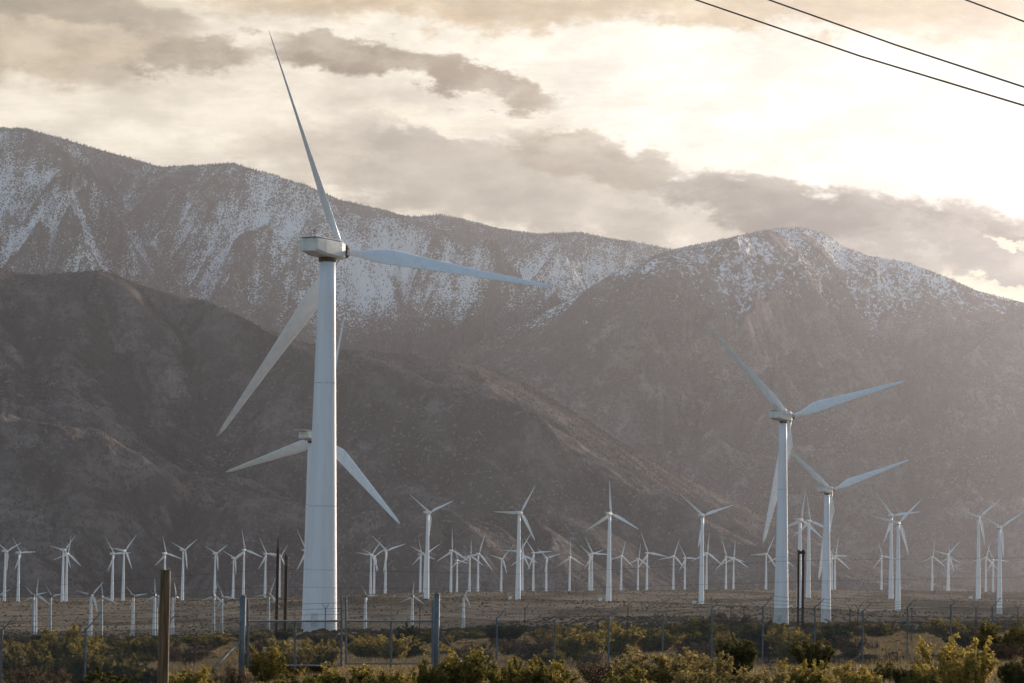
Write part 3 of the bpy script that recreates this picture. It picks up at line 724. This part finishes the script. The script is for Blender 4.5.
def strands(mb, off, A_, B_, fr, sag=0.03):
    for f in fr:
        a = A_[0].lerp(A_[1], f) + off; b = B_[0].lerp(B_[1], f) + off; pts = []
        for i in range(7):
            q = i / 6; p = a.lerp(b, q); p.z -= sag * 4 * q * (1 - q); pts.append(p)
        mb.path(pts, 0.006, 3, False)
        m = 40
        for i in range(m):
            p = a.lerp(b, (i + .5) / m); p.z -= sag * 4 * ((i + .5) / m) * (1 - (i + .5) / m)
            mb.tube(p + Vector((-.012, 0, -.018)), p + Vector((.012, 0, .018)), .003, .003, 3, False)
GL, GRt = 243, 437
left_posts = [(-82, 632, -68, 619), (2, 631, 15.5, 615), (86, 630, 101, 612), (165, 628, 179, 610)]
right_posts = [(497, 619, 506, 608), (555, 621, 564, 609), (609, 617.5, 618, 607), (663, 614, 671.5, 604), (712, 609, 721, 598.5), (763, 607.5, 773.5, 595.5), (815, 607.5, 824.5, 598.5),
               (863, 611.5, 872, 602), (907.5, 608, 914, 600), (951, 606, 960, 598), (992.5, 607.5, 1000.5, 598), (1034, 606, 1043, 597)]
gp_l = vtop(GL, 597); gp_r = vtop(GRt, 595)
# left run
for posts, lab, gate_end in ((left_posts, 'galvanised chain-link fence run left of the gate, posts with angled barbed-wire arms', gp_l), (right_posts, 'galvanised chain-link fence run right of the gate, receding behind the bushes', gp_r)):
    e, off, tops, tips = make_fence(posts, lab, gate_end is gp_l)
    seq = tops + [(gate_end[0], Vector((gate_end[1].x, gate_end[1].y, gate_end[0].z + 2.1)))] if gate_end is gp_l else [(gate_end[0], Vector((gate_end[1].x, gate_end[1].y, gate_end[0].z + 2.0)))] + tops
    g2 = (seq[-1][1], gate_end[1]) if gate_end is gp_l else (seq[0][1], gate_end[1])
    tseq = tips + [g2] if gate_end is gp_l else [g2] + tips
    mb = MB(); mw = MB()
    for (a, b) in zip(seq[:-1], seq[1:]):
        chain(mb, a[0] + off, b[0] + off, a[0].z + off.z + .05, a[1].z + off.z - .03, b[0].z + off.z + .05, b[1].z + off.z - .03)
        mb.tube(a[1] + off - Vector((0, 0, .04)), b[1] + off - Vector((0, 0, .04)), .006, .006, 4, False)
    for (a, b) in zip(tseq[:-1], tseq[1:]): strands(mw, off, a, b, (0.3, 0.62, 0.95))
    mb.build('chain_link_mesh', M['galv_thin'], e); mw.build('barbed_wire', M['galv_thin'], e)
# gate posts, each a thing that stands by itself, with its brace
def gate_post(pt, label, brace):
    f, t = pt; e = empty('gate_post', f, label, 'gate post', 'gate posts'); off = -f
    mb = MB(); mb.tube(Vector((0, 0, -.3)), t + off, .092, .092, 16); mb.tube(t + off, t + off + Vector((0, 0, .07)), .10, .05, 16); mb.build('post', M['galv'], e, True)
    a, b = brace
    mb = MB(); mb.tube(a + off, b + off, .034, .034, 8); mb.build('brace', M['galv'], e, True)
bl = at(200, 683, float(YF(200)) - .3); 
gate_post(gp_l, 'thick galvanised left gate post with long diagonal brace', (at(241, 640, float(YF(243)) - .05), bl + (bl - at(241, 640, float(YF(243)) - .05)) * .2))
gate_post(gp_r, 'thick galvanised right gate post with short brace', (at(442, 634, float(YF(437))), at(462, 664, float(YF(462)) + .2)))
def leaf(xa, xb, xm, ytop_a, ytop_b, yr, yb_, label):
    a = fpt(xa, 660); e = empty('gate_leaf', (a.x, a.y, fpt(xa, yb_).z), label, 'gate', 'gate leaves'); off = -e.location
    mb = MB()
    for x, yt in ((xa, ytop_a), (xb, ytop_b)): mb.tube(fpt(x, yb_ + 1) + off, fpt(x, yt) + off, .034, .034, 8); mb.build('upright', M['galv'], e); mb = MB()
    for yy in (yr, yb_): 
        mb = MB(); mb.tube(fpt(xa, yy) + off, fpt(xb, yy) + off, .030, .030, 8); mb.build('rail', M['galv'], e)
    mb = MB(); mb.tube(fpt(xm, yb_ + 4) + off, fpt(xm, yr - 1) + off, .036, .036, 8); mb.tube(fpt(xm, yr - 1) + off, fpt(xm, yr - 17) + off, .014, .014, 6); mb.build('middle_bar', M['galv'], e)
    mb = MB(); A_, B_ = fpt(xa, yb_) + off, fpt(xb, yb_) + off
    chain(mb, A_, B_, A_.z, (fpt(xa, yr) + off).z, B_.z, (fpt(xb, yr) + off).z); mb.build('chain_link_mesh', M['galv_thin'], e)
    mb = MB(); strands(mb, off, (fpt(xa, yr), fpt(xa, ytop_a)), (fpt(xb, yr), fpt(xb, ytop_b)), (.28, .52, .76), .01); mb.build('barbed_wire', M['galv_thin'], e)
leaf(248, 341.5, 295, 600, 597, 621, 665.5, 'left chain-link gate leaf in front of the nearest tower')
leaf(346, 432.5, 391, 597, 600, 621, 663.5, 'right chain-link gate leaf beside the thick right post')

# second, farther wire fence on thin dark posts
pl_ = []
for px in (325.5, 420, 525, 628, 731, 744, 850, 858, 912, 976, 1018):
    p = at(px, 609, 235); pl_.append((Vector((p.x, p.y, gz1(p.x, p.y))), p))
e = empty('wire_fence', pl_[0][0], 'farther wire fence on thin dark posts beyond the chain-link fence', 'fence'); off = -pl_[0][0]
for f, t in pl_:
    mb = MB(); mb.tube(f + off - Vector((0, 0, .3)), t + off, .035, .03, 6); mb.tube(t + off, t + off + Vector((-.22, 0, .32)), .018, .014, 4); mb.tube(t + off, t + off + Vector((.22, 0, .32)), .018, .014, 4); mb.build('post', M['pole'], e)
mb = MB()
for (a, b) in zip(pl_[:-1], pl_[1:]):
    for fr in (.45, .7, .95): mb.tube(a[0].lerp(a[1], fr) + off, b[0].lerp(b[1], fr) + off, .006, .006, 3, False)
mb.build('wire', M['galv_thin'], e)

# wooden post, pole stubs
def wood_post(px, py, Yd, wpx, name, label, mat, group=None, thin=None, lean=0.0, cap=False):
    t = at(px, py, Yd); z = gz1(t.x, t.y); r = wpx * Yd / F / 2
    e = empty(name, (t.x, t.y, z), label, 'post' if 'post' in name else 'pole', group); h = t.z - z
    rs = random.Random(int(px)); rings = []; K = 14
    jit = [1 + rs.uniform(-.06, .06) for _ in range(K)]
    for i in range(12):
        f = i / 11; rr = r * (1.08 - .10 * f) * (1 + rs.uniform(-.02, .02))
        rings.append([((math.cos(2 * math.pi * j / K) * jit[j] * rr + lean * (1 - f) * h), math.sin(2 * math.pi * j / K) * rr * jit[j], -.4 + (h + .4) * f + (0 if i < 11 else rs.uniform(-.03, .03))) for j in range(K)])
    mb = MB(); mb.loft(rings); mb.build('shaft', mat, e, True)
    if thin:
        mb = MB(); tt = at(px, thin, Yd); mb.tube((0, 0, h - .2), (0, 0, tt.z - z), r * .55, r * .3, 8); mb.build('top_spike', mat, e)
    if cap:
        mb = MB(); mb.tube((0, 0, h - 1.0), (0, 0, h - .35), r * 1.15, r * 1.15, 12); mb.build('cap_band', M['wood'], e); mb2 = MB(); mb2.tube((-r * .6, 0, h - .3), (-r * .6, 0, h + .25), r * .35, r * .3, 8); mb2.build('insulator', M['pole'], e)
wood_post(165.5, 570, 62, 10.6, 'wooden_post', 'weathered brown wooden post standing in front of the fence at left', M['wood'])
wood_post(278, 548, 360, 3.0, 'pole_stub', 'taller thin dark pole with pointed top left of the nearest tower', M['pole'], thin=537)
wood_post(286.5, 556, 360, 3.3, 'pole_stub', 'shorter dark pole with a pale band, just left of the nearest tower', M['pole'], cap=True)
wood_post(798.7, 550, 360, 2.2, 'pole_stub', 'left one of the twin dark poles between the big right towers', M['pole'])
wood_post(803.2, 550, 360, 2.6, 'pole_stub', 'right one of the twin dark poles between the big right towers', M['pole'], cap=False)
mb = MB(); a, b = at(797.5, 550, 360), at(804.6, 550, 360); mb.box(((a.x + b.x) / 2, 360 - .3, a.z - .25), (.75, .12, .28)); tag(mb.build('crossbar', M['pole']), 'short dark crossbar joining the tops of the twin poles', 'crossbar')

# power lines
def wire(name, pts, rad, label, cat, group=None, ext=(0.8, 0.8), sag=0.0, mat=None):
    P_ = [at(*p) for p in pts]
    P_ = [P_[0] + (P_[0] - P_[1]) * ext[0]] + P_ + [P_[-1] + (P_[-1] - P_[-2]) * ext[1]]
    o = MB(); fine = []
    for i in range(len(P_) - 1):
        for q in range(8): fine.append(P_[i].lerp(P_[i + 1], q / 8))
    fine.append(P_[-1])
    c0 = fine[0].copy(); o.path([p - c0 for p in fine], rad, 6)
    ob = o.build(name, mat or M['cable'], None, True, c0); tag(ob, label, cat, group)
wire('power_line', [(695, -0.5, 74), (860, 56, 66), (1024, 105.5, 60)], .0165, 'lowest black overhead cable crossing the upper right sky', 'power line', 'overhead cables')
wire('power_line', [(768, -0.5, 74), (896, 45, 67), (1024, 87, 61)], .0165, 'middle black overhead cable crossing the upper right sky', 'power line', 'overhead cables')
wire('power_line', [(965, -0.5, 66), (1024, 21.5, 62)], .0150, 'short topmost black overhead cable in the upper right corner', 'power line', 'overhead cables', (3, 3))
wire('distribution_line', [(-40, 592, 360), (278, 569, 360), (520, 574, 360), (801, 560.5, 360), (1080, 557, 360)], .011, 'upper thin dark wire strung across the wind farm between the poles', 'power line', 'low wires between the poles', (.1, .1))
wire('distribution_line', [(-40, 599, 362), (278, 587, 362), (520, 590, 362), (801, 581.5, 362), (1080, 576, 362)], .011, 'lower thin dark wire strung across the wind farm between the poles', 'power line', 'low wires between the poles', (.1, .1))

# ------------------------------------------------------------------ vegetation
def bush_proto(seed, kind, nleaf_, mat, spread=0.55, leaf=0.034, upright=0.6):
    """one shrub about 1 m tall and 1.2 m wide: stems fanning from the ground, leaf sprays along their outer parts"""
    nleaf = int(nleaf_ * 1.8); rs = np.random.RandomState(seed); ms = MB(); ends = []
    ns = 30
    for i in range(ns):
        az = rs.rand() * 6.283; out_ = spread * (0.25 + 0.85 * math.sqrt(rs.rand())); h = (0.62 + 0.42 * rs.rand()) * (1.15 - 0.5 * (out_ / spread) ** 2 * (1 - upright))
        p = Vector((rs.uniform(-.07, .07), rs.uniform(-.07, .07), -.03)); pts = [p]
        for k in range(1, 5):
            f = k / 4; pts.append(Vector((math.cos(az) * out_ * f ** 0.9 + rs.uniform(-.03, .03), math.sin(az) * out_ * f ** 0.9 + rs.uniform(-.03, .03), h * f ** 1.05)))
        ms.path(pts, [.010, .008, .006, .004, .002], 4, False)
        for b in range(6):
            f = rs.uniform(.10, .97); i0 = min(3, int(f * 4)); q = pts[i0].lerp(pts[i0 + 1], f * 4 - i0)
            d = Vector((rs.uniform(-1, 1), rs.uniform(-1, 1), rs.uniform(.2, 1.2))).normalized() * rs.uniform(.10, .26)
            ms.path([q, q + d * .5 + Vector((0, 0, .01)), q + d], [.004, .003, .0015], 3, False); ends.append((q, q + d))
        ends.append((pts[2], pts[3])); ends.append((pts[3], pts[4]))
    stem = ms.mesh('stems', M['stem'])
    n = nleaf; ei = rs.randint(0, len(ends), n); f = rs.rand(n) ** 0.7
    Aa = np.array([tuple(e_[0]) for e_ in ends])[ei]; Bb = np.array([tuple(e_[1]) for e_ in ends])[ei]
    c_ = Aa + (Bb - Aa) * f[:, None] + rs.normal(0, .022, (n, 3))
    a = rs.normal(0, 1, (n, 3)); a[:, 2] = np.abs(a[:, 2]) * .8; a /= np.linalg.norm(a, axis=1)[:, None]
    b = np.cross(a, rs.normal(0, 1, (n, 3))); b /= np.linalg.norm(b, axis=1)[:, None]
    sz = leaf * (0.6 + 0.8 * rs.rand(n))[:, None]
    v = np.stack([c_ - a * sz, c_ + b * sz * .45, c_ + a * sz, c_ - b * sz * .45], 1)
    q = np.arange(n * 4).reshape(n, 4)
    return stem, np_mesh('foliage', v, q, None, mat, False)
PROTO = {'green': [bush_proto(11, 0, 5200, M['leaf_a']), bush_proto(12, 0, 5200, M['leaf_a'], .62), bush_proto(13, 0, 4600, M['leaf_a'], .5)],
         'dark': [bush_proto(21, 0, 7600, M['leaf_b'], .6), bush_proto(22, 0, 7000, M['leaf_b'], .55)],
         'pale': [bush_proto(31, 0, 4200, M['leaf_c'], .6), bush_proto(32, 0, 3800, M['leaf_c'], .55)],
         'brown': [bush_proto(41, 0, 2600, M['leaf_d'], .65, .028), bush_proto(42, 0, 2200, M['leaf_d'], .6, .028)]}
cat_n = {'green': 'creosote_bush', 'dark': 'dark_shrub', 'pale': 'pale_shrub', 'brown': 'dry_bush'}
def ground_hit_Y(px, py):
    """distance at which the ground is seen at this pixel"""
    Ys = np.exp(np.linspace(math.log(70), math.log(600), 260)); d = at(px, py, 1.0)
    z = CAMZ + (d.z - CAMZ) * Ys; g = gz(d.x * Ys, Ys); k = np.argmax(g >= z)
    return float(Ys[k]) if g[k] >= z[k] else 600.0
def bush(px, top, base, wpx, kind, label, group, Yd=None, rs=random.Random(5)):
    Yd = Yd or ground_hit_Y(px, base); p = at(px, top, Yd); z = gz1(p.x, p.y); h = max(.35, p.z - z)
    wm = wpx * Yd / F
    e = empty(cat_n[kind], (p.x, p.y, z), label, 'bush', group); st, fo = rs.choice(PROTO[kind]); rz = rs.uniform(0, 6.28)
    s = (wm / 1.1, wm / 1.1, h / 1.0)
    for nm, me in (('stems', st), ('foliage', fo)):
        o = link(nm, me, e); o.scale = s; o.rotation_euler = (0, 0, rz)
BUSH = [ # px, top, base, width, kind, what sets it apart
 (22, 640, 698, 60, 'green', 'by the leftmost fence post'), (58, 625, 690, 62, 'green', 'tallest of the left clump, under the short turbines'), (84, 640, 700, 55, 'green', 'behind the second fence post'),
 (118, 648, 696, 56, 'green', 'between the second fence post and the wooden post'), (148, 634, 668, 40, 'green', 'just left of the wooden post'), (40, 662, 712, 60, 'brown', 'low at the bottom left corner'),
 (110, 668, 715, 56, 'dark', 'at the bottom edge left of the wooden post'), (150, 660, 700, 46, 'dark', 'beside the foot of the wooden post'), (190, 662, 706, 50, 'green', 'right of the wooden post at the bottom edge'),
 (205, 634, 653, 60, 'green', 'beyond the fence between the wooden post and the gate'), (232, 660, 700, 40, 'brown', 'under the left brace'), (268, 642, 690, 40, 'green', 'inside the left gate leaf, left side'),
 (290, 635, 684, 46, 'green', 'yellowish, under the dark pole stubs'), (318, 640, 680, 42, 'green', 'in front of the nearest tower foot'), (330, 632, 648, 44, 'brown', 'twiggy, at the nearest tower foot'),
 (372, 636, 664, 46, 'green', 'between the gate leaves'), (408, 628, 650, 26, 'dark', 'round, below the short turbine with a blade upright'), (400, 642, 664, 44, 'dark', 'behind the right gate leaf'),
 (350, 660, 706, 60, 'green', 'yellow tipped, at the bottom edge under the gate'), (300, 668, 715, 60, 'green', 'at the bottom edge under the left gate leaf'), (392, 664, 712, 52, 'green', 'at the bottom edge under the right gate leaf'),
 (432, 658, 706, 50, 'green', 'in front of the right gate post'), (468, 645, 702, 52, 'green', 'bright tipped, right of the right gate post'), (505, 655, 706, 50, 'green', 'in front of the first fence post right of the gate'),
 (548, 654, 706, 56, 'green', 'bright tipped, in front of the second fence post'), (506, 626, 646, 46, 'dark', 'rounded, on the flat behind the first right fence post'), (478, 632, 642, 40, 'green', 'low row just beyond the right gate post'),
 (548, 630, 643, 36, 'green', 'small one beyond the second right fence post'), (585, 628, 668, 60, 'green', 'olive, left of the third right fence post'), (620, 622, 664, 58, 'green', 'olive, behind the third right fence post'),
 (600, 652, 695, 46, 'brown', 'twiggy, between the second and third right fence posts'), (650, 628, 656, 50, 'green', 'behind the fourth right fence post'), (692, 620, 650, 52, 'green', 'tall, behind and between fourth and fifth right posts'),
 (660, 644, 712, 92, 'pale', 'large pale-tipped, at the bottom edge right of mid picture'), (625, 664, 716, 60, 'green', 'low left shoulder of the large pale-tipped shrub'), (712, 648, 706, 46, 'pale', 'pale-leaved, under the fifth right post'),
 (698, 662, 716, 50, 'pale', 'small pale-leaved at the bottom edge'), (738, 634, 690, 44, 'dark', 'dark, left of the big right-hand tower'), (732, 614, 636, 40, 'brown', 'reddish twiggy, at the foot of the big right-hand tower'),
 (762, 622, 662, 52, 'dark', 'dark, under the big right-hand tower'), (790, 626, 668, 48, 'green', 'under the twin dark poles'), (812, 634, 684, 44, 'dark', 'dark, below the third largest turbine'),
 (758, 662, 716, 60, 'pale', 'pale-leaved, low at the bottom edge under the big tower'), (800, 656, 708, 56, 'green', 'yellow-green, at the bottom edge below the twin poles'), (846, 622, 640, 44, 'green', 'rounded, right of the third largest turbine'),
 (880, 624, 640, 34, 'green', 'rounded, just left of the crossing turbines'), (850, 660, 712, 50, 'green', 'at the bottom edge below the crossing turbines'), (884, 656, 690, 26, 'green', 'small bright green, left of the large right bush'),
 (873, 643, 655, 12, 'brown', 'tiny round brown one on the dry grass'), (905, 662, 694, 26, 'dark', 'small dark, against the large right bush'), (942, 620, 640, 40, 'green', 'rounded, beyond the tenth fence post'),
 (955, 636, 712, 76, 'green', 'large rounded, in the bottom right part'), (925, 660, 715, 46, 'green', 'left shoulder of the large right bush'), (1000, 622, 664, 56, 'green', 'olive, behind the last fence post'),
 (1018, 655, 700, 40, 'dark', 'at the right edge, bottom'), (975, 628, 655, 40, 'green', 'between the tenth and last fence posts'), (1022, 630, 660, 40, 'green', 'at the right edge under the rightmost turbine')]
for px, tp, bs, wd, kd, what in BUSH:
    if bs > 680: tp += 8
    elif bs > 655: tp += 3
    adj = {'green': 'yellow-green bush', 'dark': 'dark green bush', 'pale': 'pale olive shrub', 'brown': 'dry brown bush'}[kd]
    bush(px, tp, bs, wd, kd, f'{adj}, {what}', 'desert bushes')
rs_ = random.Random(19); cnt = 0
for i in range(240):
    px = rs_.uniform(-30, 1054); base = rs_.uniform(640, 672) - (px - 512) * 0.008
    if rs_.random() < .5: base = rs_.uniform(636, 648) - (px - 512) * 0.008
    if abs(px - 900) < 45 and base > 640: continue
    Yd = ground_hit_Y(px, base); hm = rs_.uniform(.5, 1.15); hp = hm * F / Yd
    kd = rs_.choice(['green', 'green', 'dark', 'brown', 'brown', 'green'])
    bush(px, base - hp, base, rs_.uniform(1.1, 1.9) * hp, kd, {'green': 'low yellow-green bush on the flat among many alike', 'dark': 'low dark green bush on the flat among many alike', 'brown': 'low dry brown bush on the flat among many alike'}[kd], f'low {kd} bushes on the flat', Yd)

# scrub that dots the whole plain (uncountable)
M['scrub'] = simple('scrub_leaves', (0.060, 0.052, 0.026), 0.95, 0, 0.4, 0.05, (1, 1, 1), (0.095, 0.072, 0.042), 0.0)
def scatter_scrub(name, n, y0, y1, size, mat, seed, label, squash=.6, thr=-9):
    rs = np.random.RandomState(seed)
    y = (rs.uniform(y0 ** .8, y1 ** .8, n * 2)) ** (1 / .8)
    keepy = rs.rand(len(y)) < 1; y = y[keepy]; u = rs.uniform(-.19, .19, len(y)); x = u * y
    k = fbm(x / 60, y / 110, 3, seed) > thr; x, y = x[k][:n], y[k][:n]; n = len(x); z = gz(x, y)
    s = size * (0.4 + 1.0 * rs.rand(n) ** 1.5); K = 6
    th = rs.rand(n)[:, None] * 6.28 + np.arange(K)[None] * 6.2832 / K; vs = np.zeros((n, 2 * K + 1, 3))
    for q, (rr, zz) in enumerate(((.9, -.1), (1.0, .45))):
        j = s[:, None] * rr * (0.6 + .7 * rs.rand(n, K))
        vs[:, q * K:(q + 1) * K, 0] = x[:, None] + np.cos(th) * j; vs[:, q * K:(q + 1) * K, 1] = y[:, None] + np.sin(th) * j
        vs[:, q * K:(q + 1) * K, 2] = z[:, None] + (s * squash * 2 * zz)[:, None] * (0.7 + .6 * rs.rand(n, K))
    vs[:, 2 * K, 0] = x; vs[:, 2 * K, 1] = y; vs[:, 2 * K, 2] = z + s * squash * 2 * .75
    base = (np.arange(n) * (2 * K + 1))[:, None, None]; kk_ = np.arange(K)
    q4 = np.stack([kk_, (kk_ + 1) % K, (kk_ + 1) % K + K, kk_ + K], -1)[None] + base
    t3 = np.stack([kk_ + K, (kk_ + 1) % K + K, np.full(K, 2 * K)], -1)[None] + base
    tag(link(name, np_mesh(name, vs, q4.reshape(-1, 4), t3.reshape(-1, 3), mat, False)), label, 'scrub', kind='stuff')
scatter_scrub('desert_scrub', 26000, 340, 4650, .60, M['scrub'], 51, 'low dark scrub dotting the brown plain')
scatter_scrub('litter_scrub', 26000, 88, 360, .16, M['leaf_d'], 53, 'small dead tufts and litter between the bushes', .5, -.3)
scatter_scrub('tuft_scrub', 9000, 88, 420, .24, M['scrub'], 54, 'tiny olive tufts on the flat between the bushes', .6, -.2)
scatter_scrub('dry_scrub', 22000, 330, 4650, .5, M['leaf_d'], 52, 'low dry brown scrub dotting the plain')
def grass(name, n, y0, y1, seed, hgt, label, thr=-.5):
    rs = np.random.RandomState(seed); y = rs.uniform(y0, y1, n * 3); x = rs.uniform(-.17, .17, n * 3) * y
    k = fbm(x / 9, y / 14, 3, seed) > thr; x, y = x[k][:n], y[k][:n]; n = len(x); z = gz(x, y)
    B_ = 7; az = rs.rand(n, B_) * 6.28; ln = hgt * (0.4 + .9 * rs.rand(n, B_)); sp = .35 + .5 * rs.rand(n, B_)
    bx = x[:, None] + rs.normal(0, .06, (n, B_)); by = y[:, None] + rs.normal(0, .06, (n, B_)); zz = np.repeat(z[:, None], B_, 1)
    wd = .022; px_, py_ = -np.sin(az) * wd, np.cos(az) * wd
    v = np.stack([np.stack([bx - px_, by - py_, zz - .02], -1), np.stack([bx + px_, by + py_, zz - .02], -1),
                  np.stack([bx + np.cos(az) * ln * sp * .6, by + np.sin(az) * ln * sp * .6, zz + ln], -1)], 2)
    tag(link(name, np_mesh(name, v, None, np.arange(n * B_ * 3).reshape(-1, 3), M['grass'], False)), label, 'grass', kind='stuff')
grass('dry_grass', 130000, 88, 420, 61, .30, 'dry yellow grass between the bushes')

# ------------------------------------------------------------------ haze
mh = bpy.data.materials.new('haze_air'); mh.use_nodes = True; n = NT(mh.node_tree); n.n.clear()
o = n.node('ShaderNodeOutputMaterial'); pv = n.node('ShaderNodeVolumePrincipled')
pv.inputs['Color'].default_value = (*HAZE_COL, 1); pv.inputs['Density'].default_value = HAZE_DENS; pv.inputs['Anisotropy'].default_value = HAZE_ANI
n.l.new(pv.outputs[0], o.inputs['Volume'])
mb = MB(); mb.box((0, 7350, 1100), (27000, 19100, 2480)); hz = mb.build('haze', mh); tag(hz, 'pale even haze filling the air of the valley', 'haze', kind='stuff')
